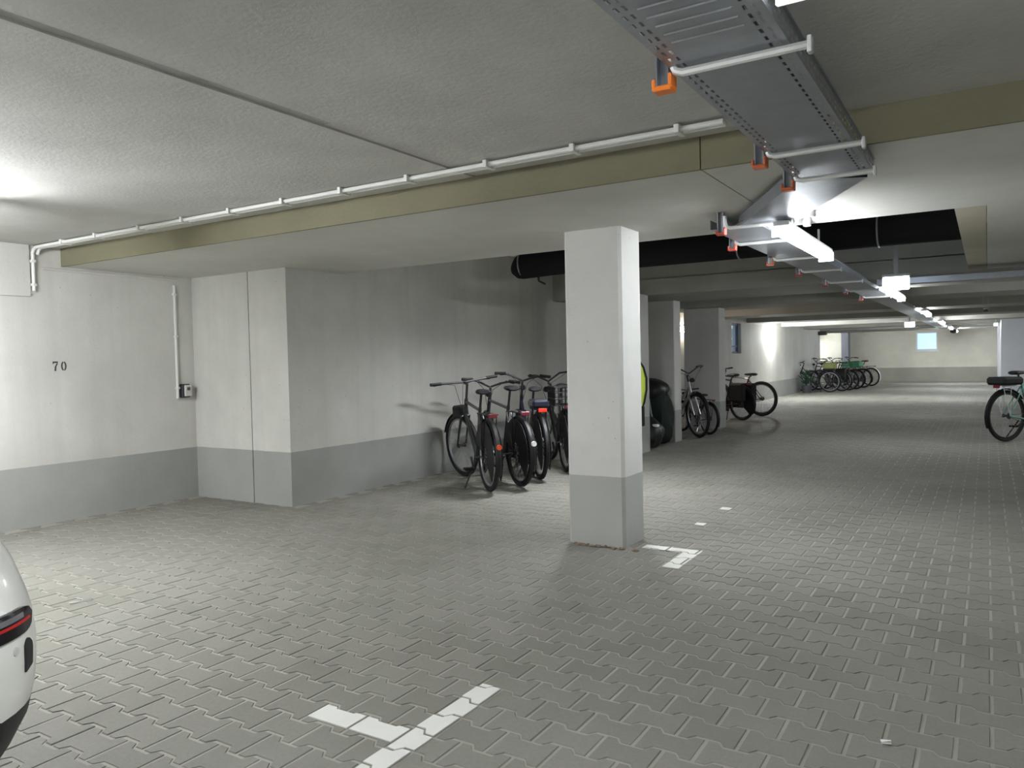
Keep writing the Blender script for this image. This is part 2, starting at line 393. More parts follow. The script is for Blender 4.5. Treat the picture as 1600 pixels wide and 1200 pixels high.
# painted marks, cut stone by stone so that the joints stay open
def clip(poly, x0, x1, y0, y1):
    for ax, val, sgn in ((0, x0, 1), (0, x1, -1), (1, y0, 1), (1, y1, -1)):
        out = []
        for i in range(len(poly)):
            a, b = poly[i-1], poly[i]; ia, ib = sgn*(a[ax]-val) >= 0, sgn*(b[ax]-val) >= 0
            if ia != ib:
                t = (val-a[ax])/(b[ax]-a[ax]); out.append((a[0]+t*(b[0]-a[0]), a[1]+t*(b[1]-a[1])))
            if ib: out.append(b)
        poly = out
        if len(poly) < 3: return []
    return poly
def painted(name, rects, label, cat, group=None, z=0.0032):
    mb = MB()
    for (x0, x1, y0, y1) in rects:
        for xc, yc in cells:
            if abs(xc-(x0+x1)/2) > (x1-x0)/2+0.12 or abs(yc-(y0+y1)/2) > (y1-y0)/2+0.12: continue
            p = clip([(xc+a, yc+b) for a, b in bone(GAP+0.003)], x0, x1, y0, y1)
            if len(p) > 2: mb.prism(p, -0.001, z)
    return tag(mb.build(name, M_PAINT), label, cat, group)
painted('parking_mark', [(-1.69, -1.592, 1.47, 2.455), (-2.09, -1.69, 1.922, 2.024)], 'white T-shaped parking bay mark painted across the nearest pavers', 'marking')
painted('parking_mark', [(-1.955, -1.57, 4.755, 4.845), (-1.672, -1.57, 4.375, 4.755)], 'white corner-shaped parking bay mark beside the foot of the concrete pillar', 'marking')
painted('paint_dot', [(-1.875, -1.805, 5.585, 5.665)], 'small white paint dot on the floor nearest the pillar', 'marking')
painted('paint_dot', [(-1.88, -1.80, 6.24, 6.33)], 'small white paint dot on the floor farther along the aisle', 'marking')
def litter(name, x, y, l, w, a, label):
    o = tag(MB().box(-l/2, l/2, -w/2, w/2, 0, 0.006).add([(-l/2, -w/2, 0.007), (l/2, -w/2, 0.012), (l/2, w/2, 0.007)], [(0, 1, 2)]).build(name, M_PVC), label, 'litter')
    o.location = (x, y, 0.003); o.rotation_euler.z = a
litter('drinking_straw', -4.195, 2.28, 0.11, 0.008, 1.2, 'thin white straw lying on the pavers near the car')
litter('paper_scrap', -0.282, 2.704, 0.03, 0.018, 0.3, 'tiny white paper scrap on the pavers at lower right')

# ------------------------------------------------------------------ pillars
def pillar(x0, x1, y0, y1, z1, label, b=0.02):
    return tag(MB().cbox(x0, x1, y0, y1, -0.02, z1, b).build('concrete_pillar', M_PILLAR), label, 'pillar', kind='structure')
pillar(-2.465, -2.045, 4.69, 5.03, ZS+0.01, 'square concrete pillar in the foreground with grey painted foot')
pillar(-4.62, -3.865, 9.36, 9.76, 2.095, 'concrete pillar half hidden behind the foreground pillar', 0.01)
pillar(-4.62, -3.92, 10.90, 11.18, 2.095, 'concrete pillar with dark bags heaped in front of it', 0.01)
pillar(-4.56, -3.93, 13.17, 13.52, 2.095, 'concrete pillar with a bicycle leaning in front, third of its row', 0.01)
# crumbled mortar at the foot of the main pillar
rnd = random.Random(5); mb = MB()
for i in range(26):
    a = rnd.random(); x = -2.38+0.42*a+rnd.uniform(-.02, .02); y = 4.665-0.03*rnd.random()
    mb.sphere((x, y, 0.006), rnd.uniform(.006, .02), rnd.uniform(.006, .016), rnd.uniform(.004, .012), 6, 4)
tag(mb.build('crumbled_mortar', mat('mortar', (0.22, 0.16, 0.12), 0.95)), 'brown crumbs of mortar along the foot of the main pillar', 'debris', kind='stuff')

# number 70, stencilled slab-serif strokes
def stencil():
    mb = MB(); x = XL+0.0005
    def st(pts, o):
        mb.add([(x, 3.43+(p[0]+o)*0.001, 1.258+p[1]*0.001) for p in pts]+[(x+0.001, 3.43+(p[0]+o)*0.001, 1.258+p[1]*0.001) for p in pts],
               [tuple(range(len(pts))), tuple(range(2*len(pts)-1, len(pts)-1, -1))]+[(i, (i+1) % len(pts), len(pts)+(i+1) % len(pts), len(pts)+i) for i in range(len(pts))])
    st([(0, 80), (0, 58), (8, 58), (10, 66), (42, 66), (44, 80)], 0)
    st([(32, 64), (44, 64), (30, 36), (27, 0), (12, 0), (16, 36)], 0)
    import math as m
    for s0, s1 in ((100, 260), (280, 440)):
        o_, i_ = [], []
        for k in range(9):
            a = m.radians(s0+(s1-s0)*k/8); o_.append((90+23*m.cos(a), 40+40*m.sin(a))); i_.append((90+10*m.cos(a), 40+28*m.sin(a)))
        st(o_+i_[::-1], 0)
    return mb
tag(stencil().build('bay_number', M_TEXT), 'black stencilled bay number 70 on the left wall', 'number')

# ------------------------------------------------------------------ conduits, socket box
def conduit(name, lines, r, m, label, clips=(), cat='conduit', clip_m=None):
    t = thing(name, label, cat, lines[0][0])
    o = Vector(lines[0][0])
    for pts in lines:
        MB().tube([Vector(p)-o for p in pts], r, 8).build('pipe', m, t, True)
    for c in clips:
        a, b = c; a = Vector(a)-o; b = Vector(b)-o
        MB().bbox(a.x, b.x, a.y, b.y, a.z, b.z, 0.002).build('pipe_clip', clip_m or m, t)
    return t
cx = [x*1.045 for x in (-5.84, -5.40, -4.88, -4.41, -3.95, -3.48, -3.02, -2.55, -2.06, -1.59, -1.10)]
conduit('ceiling_conduit', [[(-6.56, YP, 2.21), (-6.54, YP, 2.24), (-6.50, YP, 2.258), (-0.95, YP, 2.258)] for YP in (3.285, 3.325)],
        0.0125, M_PVC, 'pair of white conduit pipes clipped along the ceiling beside the beam',
        [((x-0.012, 3.26, 2.24), (x+0.012, 3.35, 2.277)) for x in cx])
conduit('wall_conduit', [[(XL+0.036, 3.29, 2.205), (XL+0.036, 3.29, 1.91)]], 0.0125, M_PVC, 'short white conduit pipe at the top left of the wall',
        [((XL+0.001, 3.272, z), (XL+0.052, 3.308, z+0.02)) for z in (2.14, 1.95)])
conduit('wall_conduit', [[(XL+0.014, 3.37, 2.10), (XL+0.014, 4.58, 2.10)]], 0.011, M_PVCG, 'thin grey cable duct running level just under the ceiling edge')
conduit('wall_conduit', [[(XL+0.014, 4.57, 2.045), (XL+0.014, 4.57, 0.97)]], 0.0125, M_PVC, 'long vertical white conduit pipe leading down to the socket box',
        [((XL+0.001, 4.552, z), (XL+0.03, 4.588, z+0.02)) for z in (1.06, 1.55, 1.95)])
t = thing('socket_box', 'small grey and black socket box on the wall under the long conduit', 'socket', (XL, 4.64, 0.975))
MB().bbox(0.0, 0.05, -0.045, 0.045, 0, 0.13, 0.008).build('back_box', M_CARK, t)
MB().bbox(0.05, 0.075, -0.028, 0.045, 0.012, 0.12, 0.006).build('hinged_lid', M_PVCG, t)
MB().bbox(0.075, 0.082, -0.012, 0.02, 0.07, 0.10, 0.002).build('label_plate', M_DARKST, t)

# ------------------------------------------------------------------ cable trays, brackets
def slot_plate(mb, P, u, v, W, L, rows, pitch=0.05, sl=0.026, sw=0.008):
    """plate from P along v (length L) and u (width W) with rows of real slots"""
    P, u, v = Vector(P), Vector(u), Vector(v)
    us = [0.0]
    for r in rows: us += [r-sw/2, r+sw/2]
    us += [W]
    n = int(L/pitch); base = len(mb.v); nv = 2*n+2
    vsx = []
    for i in range(n): vsx += [i*pitch, i*pitch+sl]
    vsx = [0.0]+[a+(pitch-sl)/2 for a in vsx]+[L]
    for a in vsx:
        for b in us: mb.v.append(tuple(P+u*b+v*a))
    k = len(us)
    for j in range(len(vsx)-1):
        for i in range(k-1):
            if j % 2 == 1 and i % 2 == 1: continue
            q = base+j*k+i; mb.f.append((q, q+1, q+k+1, q+k))
def tray(label, A, B, width, z, h=0.06, slots=True, ribs=None, nm='cable_tray'):
    A, B = Vector((*A, z)), Vector((*B, z)); v = (B-A).normalized(); L = (B-A).length; u = Vector((v.y, -v.x, 0))
    t = thing(nm, label, 'cable tray', tuple(A))
    Z = Vector((0, 0, 1)); mb = MB()
    rows = [0.022, 0.042, width-0.042, width-0.022]
    slot_plate(mb, -u*width/2, u, v, width, L, rows if slots else [])
    mb.build('tray_bottom', M_GALV, t)
    for s in (-1, 1):
        mb = MB(); slot_plate(mb, u*s*width/2, Z, v, h, L, [0.02, 0.04] if slots else [])
        p = u*s*width/2+Z*h; q = p+u*s*0.008
        mb.add([p, p+v*L, q+v*L, q], [(0, 1, 2, 3)])
        mb.build('tray_side', M_GALV, t)
    if ribs:
        for y in ribs:
            a = v*(y-A.y)-u*(width/2-0.065); b = v*(y-A.y)+u*(width/2-0.065)
            MB().tube([a, b], 0.004, 6).build('stiffening_rib', M_GALV, t)
    return t, u, v, L
ZT1 = 2.045
TA, TB = (-0.575, -1.2), (-0.575, 3.72)
tray('long perforated cable tray running overhead toward the camera', TA, TB, 0.31, ZT1, ribs=[1.48+0.055*i for i in range(8)])
tray('slanted cable tray section joining the two straight runs', (-0.585, 3.70), (-1.15, 4.80), 0.30, ZT1-0.002, slots=False)
tray('cable tray running down the far aisle beside the lamps', (-1.31, 4.74), (-1.31, 33.0), 0.30, ZT1, slots=False)
tray('cross-aisle cable tray carrying the hanging exit sign', (-1.02, 9.32), (2.4, 9.32), 0.2, 1.99, slots=False)
def bundle(label, pts, n, m, seed):
    r = random.Random(seed); t = thing('cable_bundle', label, 'cable', pts[0]); o = Vector(pts[0])
    for i in range(n):
        dx, dz = r.uniform(-.11, .11), 0.012+r.uniform(0, .018)
        MB().tube([Vector(p)-o+Vector((dx, 0, dz)) for p in pts], 0.008, 6).build('cable', m, t, True)
bundle('grey cables lying in the near cable tray', [(-0.575, -1.2, ZT1), (-0.575, 3.7, ZT1), (-1.26, 4.85, ZT1), (-1.31, 8, ZT1), (-1.31, 32.5, ZT1)], 9, M_CABLE, 2)
def bracket(x0, x1, y, z, label, cap, ztop):
    """hanger channel left of the tray with an angled arm below it and an orange end cap"""
    t = thing('tray_bracket', label, 'bracket', (x0, y, z))
    mb = MB().box(-0.0185, 0.0185, 0.012, 0.018, -0.021, ztop-z).box(-0.0185, -0.0135, -0.016, 0.012, -0.021, ztop-z).box(0.0135, 0.0185, -0.016, 0.012, -0.021, ztop-z)
    mb.build('hanger_channel', M_GALV, t)
    w = x1-x0
    MB().tube([(0.03, -0.02, 0.075), (0.031, -0.02, 0.03), (0.04, -0.02, 0.008), (0.06, -0.02, 0.0), (w, -0.02, 0.0)], 0.011, 8).build('support_arm', M_ARM, t, True)
    MB().bbox(w-0.006, w+0.006, -0.032, -0.008, -0.022, 0.02, 0.002).build('arm_end_plate', M_ARM, t)
    c = MB().bbox(-0.028, 0.028, -0.024, 0.024, -0.036, -0.022, 0.004).bbox(-0.028, -0.019, -0.024, 0.024, -0.026, -0.002, 0.003).bbox(0.019, 0.028, -0.024, 0.024, -0.026, 0.008, 0.003)
    c.build('end_cap', cap, t)
bl = ['nearest tray bracket with a bright orange end cap', 'tray bracket with orange cap where the near tray meets the beam', 'tray bracket with orange cap at the bend of the tray',
      'tray bracket with red cap at the far end of the slanted tray', 'tray bracket with red cap at the near end of the first tube lamp', 'tray bracket with orange cap at the far end of the first tube lamp']
bp = [(-0.755, -0.37, 2.05, ZC), (-0.755, -0.38, 3.10, ZC), (-0.755, -0.40, 3.60, ZS), (-1.37, -0.95, 4.66, ZS), (-1.51, -1.06, 5.40, ZS), (-1.51, -1.06, 6.50, ZT)]
for (a, b, yy, zt), l in zip(bp, bl):
    bracket(a, b, yy, ZT1-0.017, l, M_ORANGE if 'bright orange' in l else (M_RED if 'red' in l else M_ORED), zt)
for i, yy in enumerate((7.6, 9.0, 10.4, 11.8)):
    bracket(-1.51, -1.13, yy, ZT1-0.017, ('first', 'second', 'third', 'fourth')[i]+' small tray bracket beyond the first tube lamp', M_RED, ZT if yy < 9.6 else ZC)

# ------------------------------------------------------------------ lamps
def tube_lamp(loc, label, length=1.46, axis='y', m=None, rz=0.0, group=None, zt=None, shade=False):
    """surface-mounted fluorescent lamp: base tray, glowing half-round diffuser, end caps, hanger rods"""
    t = thing('tube_lamp', label, 'lamp', loc, rz, group)
    L = length/2
    MB().bbox(-0.045, 0.045, -L, L, 0.045, 0.075, 0.006).build('lamp_housing', M_HOUSING, t)
    P = [(0.05*math.cos(a), 0.042+0.055*math.sin(a)) for a in [math.pi+math.pi*k/8 for k in range(9)]]
    mb = MB(); n = len(P)
    mb.add([(x, -L+0.012, z) for x, z in P]+[(x, L-0.012, z) for x, z in P], [(i, i+1, n+i+1, n+i) for i in range(n-1)]+[tuple(range(n)), tuple(range(2*n-1, n-1, -1))])
    mb.build('lamp_diffuser', m or M_TUBE, t)
    if shade:  # boards added round the unseen bay lamp to block its upward light
        for s in (-1, 1):
            a, b = sorted((s*0.085, s*0.09))
            MB().box(a, b, -L-0.02, L+0.02, -0.03, 0.078).build('added_side_shield', M_HOUSING, t)
            a, b = sorted((s*(L+0.02), s*(L+0.025)))
            MB().box(-0.09, 0.09, a, b, -0.03, 0.078).build('added_end_shield', M_HOUSING, t)
        MB().box(-0.09, 0.09, -L-0.02, L+0.02, 0.076, 0.08).build('added_top_shield', M_HOUSING, t)
    for s in (-1, 1):
        a, b = sorted((s*L, s*(L-0.012)))
        MB().bbox(-0.052, 0.052, a, b, -0.016, 0.05, 0.004).build('end_cap', M_CAP, t)
    for s in (-1, 1):
        MB().box(-0.006, 0.006, s*L*0.6-0.006, s*L*0.6+0.006, 0.075, (zt if zt else ZC)-loc[2]).build('hanger_rod', M_HOUSING, t)
    return t
tube_lamp((-1.0, 5.29, 1.95), 'large bright tube lamp hanging beside the cable tray bend', zt=ZS, m=M_TUBE1)
tube_lamp((-0.34, 1.04, 2.04), 'tube lamp at the top edge beside the near cable tray', zt=ZC, m=M_TUBE0)
for i, (yy, k) in enumerate(((11.3, 0.42), (17.2, 0.3), (23.2, 1.2), (29.0, 1.2), (33.7, 1.3))):  # the last lamp is added to brighten the end wall
    ml = mat('lamp_diffuser_aisle', (0.9, 0.9, 0.9), 0.5, emit=(0.93, 0.97, 1.0), strength=TUBE*k)
    tube_lamp((-1.02, yy, 1.98), ('first', 'second', 'third', 'fourth', 'added fifth and farthest')[i]+' tube lamp down the aisle beyond the exit sign', zt=ZC, m=ml)
tube_lamp((-4.95, 1.42, 2.07), 'tube lamp above the parked white car by the left wall', zt=ZC, m=M_TUBE2)
tube_lamp((-3.2, 6.75, 1.99), 'tube lamp over the parked bicycles, hidden behind the foreground pillar', length=0.78, zt=ZT, m=M_TUBEH, shade=True)
tube_lamp((-0.45, -1.9, 2.03), 'added fill lamp in the aisle behind the viewer', zt=ZC, m=M_TUBE)  # unseen lamp added to light the rear of the car
tube_lamp((-4.95, -2.9, 2.04), 'added fill lamp over the parking bays behind the viewer', zt=ZC, m=M_TUBE2)  # out of view, added to light the pillar front and left walls
tube_lamp((1.9, 13.0, 1.98), 'added unseen fill lamp over the bicycles on the right', zt=ZC, m=M_TUBE0)  # extra fill lamp added out of view
tube_lamp((0.21, 26.5, 1.98), 'bright lamp at the corner of the grey wall block', length=0.5, zt=ZC)
def wall_lamp(loc, label, m, ry=0.30, rz=0.07, depth=0.08, sx=1):
    t = thing('wall_lamp', label, 'lamp', loc)
    mb = MB(); n = 20
    prof = [(1.0, 0.0), (1.0, 0.02)]
    for r_, d in prof: mb.v += [(sx*d, r_*ry*math.cos(2*math.pi*k/n), r_*rz*math.sin(2*math.pi*k/n)) for k in range(n)]
    mb.f += [(k, (k+1) % n, n+(k+1) % n, n+k) for k in range(n)]+[tuple(range(n)), tuple(range(2*n-1, n-1, -1))]
    mb.build('lamp_base', M_HOUSING, t)
    mb = MB()
    prof = [(0.93, 0.02), (0.9, depth*0.6), (0.75, depth*0.9), (0.4, depth)]
    for r_, d in prof: mb.v += [(sx*d, r_*ry*math.cos(2*math.pi*k/n), r_*rz*math.sin(2*math.pi*k/n)) for k in range(n)]
    for j in range(3): mb.f += [(j*n+k, j*n+(k+1) % n, (j+1)*n+(k+1) % n, (j+1)*n+k) for k in range(n)]
    mb.f += [tuple(range(3*n, 4*n))]
    mb.build('lamp_diffuser', m, t, True)
wall_lamp((XB, 15.2, 1.81), 'oval warm wall lamp seen between two pillars', M_WARM)
wall_lamp((XB, 22.6, 1.78), 'dazzling wall lamp beyond the tall blue window', M_TUBEL, 0.16, 0.16, 0.1)
tube_lamp((-6.3, 34.9, 2.0), 'tube lamp lighting the niche at the far end', length=1.2, m=M_TUBE, zt=ZC)
# sensor box by lamp, cctv dome etc.
t = thing('junction_box', 'pale round junction box above the near end of the tube lamp', 'junction box', (-0.93, 4.95, 2.07))
MB().lathe([(0.05, 0.06), (0.052, 0.03), (0.045, 0.02)], 16).build('box_body', M_PVC, t, True)
MB().lathe([(0.025, 0.02), (0.03, -0.005), (0.022, -0.03)], 12).build('sensor_dome', M_WHITER, t, True)
def exit_sign(loc, label, zt):
    t = thing('exit_sign', label, 'sign', loc)
    MB().bbox(-0.115, 0.115, -0.03, 0.03, 0, 0.125, 0.01).build('sign_panel', M_SIGN, t)
    MB().bbox(-0.12, 0.12, -0.035, 0.035, 0.125, 0.15, 0.004).build('sign_housing', M_HOUSING, t)
    MB().box(-0.018, 0.018, -0.01, 0.01, 0.15, zt-loc[2]).build('hanger_rail', M_GALV, t)
exit_sign((-0.75, 8.3, 1.862), 'glowing white exit sign box hanging in front of the recess', ZT)
exit_sign((-1.72, 22.5, 1.90), 'distant glowing exit sign box far down the aisle', ZC)
t = thing('ceiling_hanger', 'lone hanging bracket under the ceiling at right', 'bracket', (-0.02, 14.6, 1.93))
MB().box(-0.04, -0.03, -0.02, 0.02, 0, 0.33).box(0.03, 0.04, -0.02, 0.02, 0, 0.33).box(-0.04, 0.04, -0.02, 0.02, -0.01, 0).build('hanger_channel', M_GALV, t)
MB().bbox(-0.03, 0.03, -0.03, 0.03, -0.05, -0.01, 0.006).build('end_cap', M_CARK, t)
t = thing('smoke_detector', 'dark round detector under the far ceiling', 'detector', (-1.05, 32.2, 1.98))
MB().lathe([(0.03, 0.28), (0.03, 0.05), (0.11, 0.03), (0.10, -0.06), (0.04, -0.09)], 14).build('detector_body', M_CARK, t, True)
t = thing('wall_speaker', 'dark box at the top of the far wall corner', 'box', (XB+0.14, 30.0, 1.93))
MB().bbox(-0.14, 0.14, -0.1, 0.1, 0, 0.13, 0.012).build('box_body', M_CARK, t)
MB().bbox(0.14, 0.16, -0.07, 0.07, 0.02, 0.11, 0.004).build('box_front', M_DARKST, t)
# black pipe
t = thing('insulated_pipe', 'fat black insulated pipe crossing inside the dark ceiling recess', 'pipe', (-4.5, 7.4, 2.33))
MB().tube([(0, 0.0, -0.02), (0.04, 0, -0.03), (0.1, 0, -0.02), (0.5, 0, 0), (2.0, 0, 0.0), (4.33, 0, 0.0)], [0.09, 0.125, 0.145, 0.15, 0.15, 0.15], 20).build('pipe_run', M_BLACKFOAM, t, True)
for xx in (0.12, 1.3, 2.5, 3.7):
    MB().torus((0, 0, 0), 0.153, 0.008, 20, 6).xf(Matrix.Translation((xx, 0, 0)) @ Matrix.Rotation(math.pi/2, 4, 'Z')).build('pipe_clamp', M_GALV, t)
    MB().box(xx-0.005, xx+0.005, -0.005, 0.005, 0.15, ZT-2.334).build('threaded_rod', M_GALV, t)
MB().tube([(0.28, 0.02, -0.13), (0.3, 0.0, -0.2), (0.38, 0.0, -0.24)], 0.012, 6).build('loose_strap', M_CABLEB, t)

# ------------------------------------------------------------------ bicycles
def bicycle(loc, heading, label, frame=M_BLKP, style='diamond', steer=0.0, bars='flat', R=0.345, rack=True, fenders=True, basket=None,
            rear_bag=None, light=True, lean=0.0, rim=M_RIM, group='bicycles parked in the garage', detail=True, tw=0.024, fend_m=None, rack_m=None,
            saddle_h=0.96, cover=None, skirt=False, rise=0.0, bw=1.0, scale=1.0, tail=None, front_bag=None, wb=1.06, kick=True, lamp=True, reflector=None, tire=M_TIRE):
    """rear tyre contact at the empty's origin, +x forward, heading in degrees about z"""
    t = thing('bicycle', label, 'bicycle', loc, math.radians(heading), group)
    t.rotation_euler = (math.radians(lean), 0, math.radians(heading)); t.scale = (scale,)*3
    BBp = Vector((0.445, 0, 0.285)); RH = Vector((0, 0, R)); FH = Vector((wb, 0, R))
    HT = Vector((wb-0.215, 0, 0.86)); HB = Vector((wb-0.155, 0, 0.68))
    ST = Vector((0.275, 0, 0.80)); SP = Vector((0.225, 0, saddle_h-0.05))
    axis = (HT-HB).normalized(); MS = Matrix.Translation(HB) @ Matrix.Rotation(math.radians(steer), 4, axis) @ Matrix.Translation(-HB)
    fm = fend_m or M_BLK; rm = rack_m or M_BLK
    mb = MB()
    if style == 'diamond':
        mb.tube([ST-Vector((0, 0, 0.03)), HT-Vector((0, 0, 0.03))], 0.016, 8)
        mb.tube([BBp, HB+axis*0.02], 0.02, 8)
    else:
        mb.tube([BBp, BBp+Vector((0.12, 0, 0.05)), (BBp+HB)/2+Vector((0.0, 0, -0.05)), HB], 0.026, 8)
        mb.tube([BBp+(ST-BBp)*0.35, (BBp+HT)/2+Vector((0, 0, -0.02)), HT-axis*0.06], 0.015, 8)
    mb.tube([BBp, ST], 0.017, 8).tube([HB, HT], 0.021, 8)
    for s in (-1, 1):
        mb.tube([BBp+Vector((-0.04, s*0.025, 0)), RH+Vector((0, s*0.06, 0))], 0.009, 6)
        mb.tube([ST+Vector((0.01, s*0.02, -0.06)), RH+Vector((0, s*0.06, 0))], 0.008, 6)
    mb.build('frame', frame, t, True)
    mb = MB().tube([HB-axis*0.005+Vector((0, -0.05, 0)), HB-axis*0.005+Vector((0, 0.05, 0))], 0.016, 6)
    for s in (-1, 1): mb.tube([HB+Vector((0, s*0.048, 0)), HB*0.5+FH*0.5+Vector((0.005, s*0.052, 0)), FH+Vector((0, s*0.052, 0))], [0.015, 0.014, 0.01], 6)
    mb.xf(MS).build('fork', frame if style != 'susp' else M_BLKP, t, True)
    def wheel(nm, c, Mx):
        w = MB().torus(c, R-tw, tw, 30, 8).xf(Mx).build(nm, tire, t, True)
        MB().torus(c, R-2*tw-0.008, 0.011, 30, 6, 1.1).xf(Mx).build('rim', rim, w, True)
        MB().lathe([(0.012, -0.052), (0.028, -0.04), (0.016, -0.02), (0.016, 0.02), (0.028, 0.04), (0.012, 0.052)], 10, c, 'y').xf(Mx).build('hub', M_RIMK, w, True)
        mb = MB(); ns = 24 if detail else 12
        for k in range(ns):
            a = 2*math.pi*k/ns; b = a+(0.5 if k % 2 else -0.5); s = 1 if (k//2) % 2 else -1
            mb.tube([(c[0]+0.026*math.cos(b), s*0.035, c[2]+0.026*math.sin(b)), (c[0]+(R-2*tw-0.01)*math.cos(a), 0, c[2]+(R-2*tw-0.01)*math.sin(a))], 0.0014 if detail else 0.003, 3, cap=False)
        mb.xf(Mx).build('spokes', M_SPOKE if detail else M_DARKST, w)
        return w
    I = Matrix.Identity(4)
    wheel('rear_wheel', RH, I); wheel('front_wheel', FH, MS)
    # stem and handlebar
    top = HT+axis*(0.10+rise); mb = MB().tube([HT, top], 0.014, 8)
    fwd = Vector((0.07, 0, 0.02)); mb.tube([top, top+fwd], 0.014, 8); mb.xf(MS).build('stem', M_BLKP, t, True)
    c0 = top+fwd
    if bars == 'flat': pts = [(-0.02, -0.33, 0.02), (0, -0.15, 0.01), (0, 0, 0), (0, 0.15, 0.01), (-0.02, 0.33, 0.02)]
    elif bars == 'riser': pts = [(-0.10, -0.31, 0.07), (-0.06, -0.22, 0.075), (-0.01, -0.12, 0.05), (0, 0, 0), (-0.01, 0.12, 0.05), (-0.06, 0.22, 0.075), (-0.10, 0.31, 0.07)]
    else: pts = [(-0.22, -0.27, 0.10), (-0.10, -0.27, 0.12), (0.0, -0.16, 0.11), (0.0, 0, 0.02), (0.0, 0.16, 0.11), (-0.10, 0.27, 0.12), (-0.22, 0.27, 0.10)]
    P = [c0+Vector((p[0], p[1]*bw, p[2])) for p in pts]
    hb = MB().tube(P, 0.012, 8).xf(MS).build('handlebar', M_BLKP, t, True)
    for s in (0, -1):
        a, b = P[s], P[1 if s == 0 else -2]; d = (b-a).normalized()
        MB().tube([a-d*0.01, a+d*0.05, a+d*0.12], [0.018, 0.016, 0.017], 8).xf(MS).build('grip', M_BLK, hb, True)
        q = a+d*0.15
        MB().tube([q, q+Vector((0.05, 0, -0.01)), q+Vector((0.05, 0, -0.02))-d*0.10], 0.006, 6).xf(MS).build('brake_lever', M_BLK, hb, True)
        MB().tube([q+Vector((0.03, 0, 0)), c0+Vector((0.12, (0.05 if s else -0.05), -0.03)), HB+Vector((0.05, 0, 0.05))], 0.003, 5).xf(MS).build('brake_cable', M_CABLEB, hb)
    if lamp:
        MB().tube([c0+Vector((0.03, 0, -0.08)), c0+Vector((0.06, 0, -0.08)), c0+Vector((0.10, 0, -0.08))], [0.02, 0.035, 0.036], 10).xf(MS).build('headlight', M_BLK, t, True)
    # saddle
    MB().tube([ST, SP], 0.013, 8).build('seat_post', M_BLKP, t, True)
    mb = MB(); rings = [(-0.12, 0.055, 0.015), (-0.10, 0.075, 0.028), (-0.03, 0.07, 0.03), (0.05, 0.04, 0.025), (0.12, 0.022, 0.02), (0.15, 0.012, 0.01)]
    for x, w, h in rings: mb.v += [(SP.x+x, w*math.cos(2*math.pi*k/10), saddle_h-0.02+h*math.sin(2*math.pi*k/10)) for k in range(10)]
    for j in range(len(rings)-1): mb.f += [(j*10+k, j*10+(k+1) % 10, (j+1)*10+(k+1) % 10, (j+1)*10+k) for k in range(10)]
    mb.f += [tuple(range(9, -1, -1)), tuple(50+k for k in range(10))]
    mb.build('saddle', cover or M_SADDLE, t, True)
    # drivetrain
    cs = MB().lathe([(0.085, -0.052), (0.095, -0.05), (0.095, -0.046), (0.085, -0.044)], 20, BBp, 'y').build('chainring', M_DARKST, t)
    for s, a in ((-1, 0.6), (1, 0.6+math.pi)):
        e = BBp+Vector((0.17*math.cos(a), s*0.075, 0.17*math.sin(a)))
        cr = MB().tube([BBp+Vector((0, s*0.06, 0)), e], [0.014, 0.010], 6).build('crank_arm', M_BLKP, t, True)
        MB().bbox(e.x-0.045, e.x+0.045, min(e.y, e.y+s*0.095), max(e.y, e.y+s*0.095), e.z-0.012, e.z+0.012, 0.004).build('pedal', M_BLK, cr)
    MB().lathe([(0.03, -0.048), (0.045, -0.045), (0.02, -0.03)], 14, RH, 'y').build('sprocket', M_DARKST, t)
    MB().tube([RH+Vector((0.045, -0.047, 0.02)), BBp+Vector((0, -0.048, 0.092))], 0.004, 4).tube([RH+Vector((0.045, -0.047, -0.03)), BBp+Vector((0, -0.048, -0.092))], 0.004, 4).build('chain', M_DARKST, t)
    def fender(c, a0, a1, Mx, nm):
        mb = MB(); n = 14; w = 0.028
        for k in range(n+1):
            a = math.radians(a0+(a1-a0)*k/n); rr = R+0.022
            for yy, dr in ((-w, -0.012), (-w*0.5, 0), (w*0.5, 0), (w, -0.012)):
                mb.v.append((c[0]+(rr+dr)*math.cos(a), yy, c[2]+(rr+dr)*math.sin(a)))
        mb.f = [(k*4+j, k*4+j+1, k*4+4+j+1, k*4+4+j) for k in range(n) for j in range(3)]
        mb.xf(Mx).build(nm, fm, t, True)
    if fenders:
        fender(RH, 35, 205, I, 'rear_mudguard'); fender(FH, 20, 165, MS, 'front_mudguard')
    if rack:
        z = 2*R+0.06; mb = MB()
        for yy in (-0.055, 0, 0.055): mb.tube([(0.19, yy, z), (-0.16, yy, z)], 0.012 if rack_m else 0.006, 6)
        for xx in (0.17, 0.0, -0.15): mb.tube([(xx, -0.055, z), (xx, 0.055, z)], 0.005, 6)
        for s in (-1, 1): mb.tube([(0.03, s*0.055, z), (0, s*0.065, R)], 0.005, 6).tube([(-0.12, s*0.055, z), (0, s*0.065, R)], 0.005, 6)
        mb.build('rear_rack', rm, t, True)
        MB().bbox(-0.185, -0.162, -0.045, 0.045, z-0.03, z+0.012, 0.006).build('rear_light', tail or M_REDD, t)
    if reflector:
        MB().lathe([(0.024, -0.022), (0.026, 0.0), (0.01, 0.005)], 12, (-R*0.98-0.03, 0, R+0.12), 'x').build('rear_reflector', reflector, t, True)
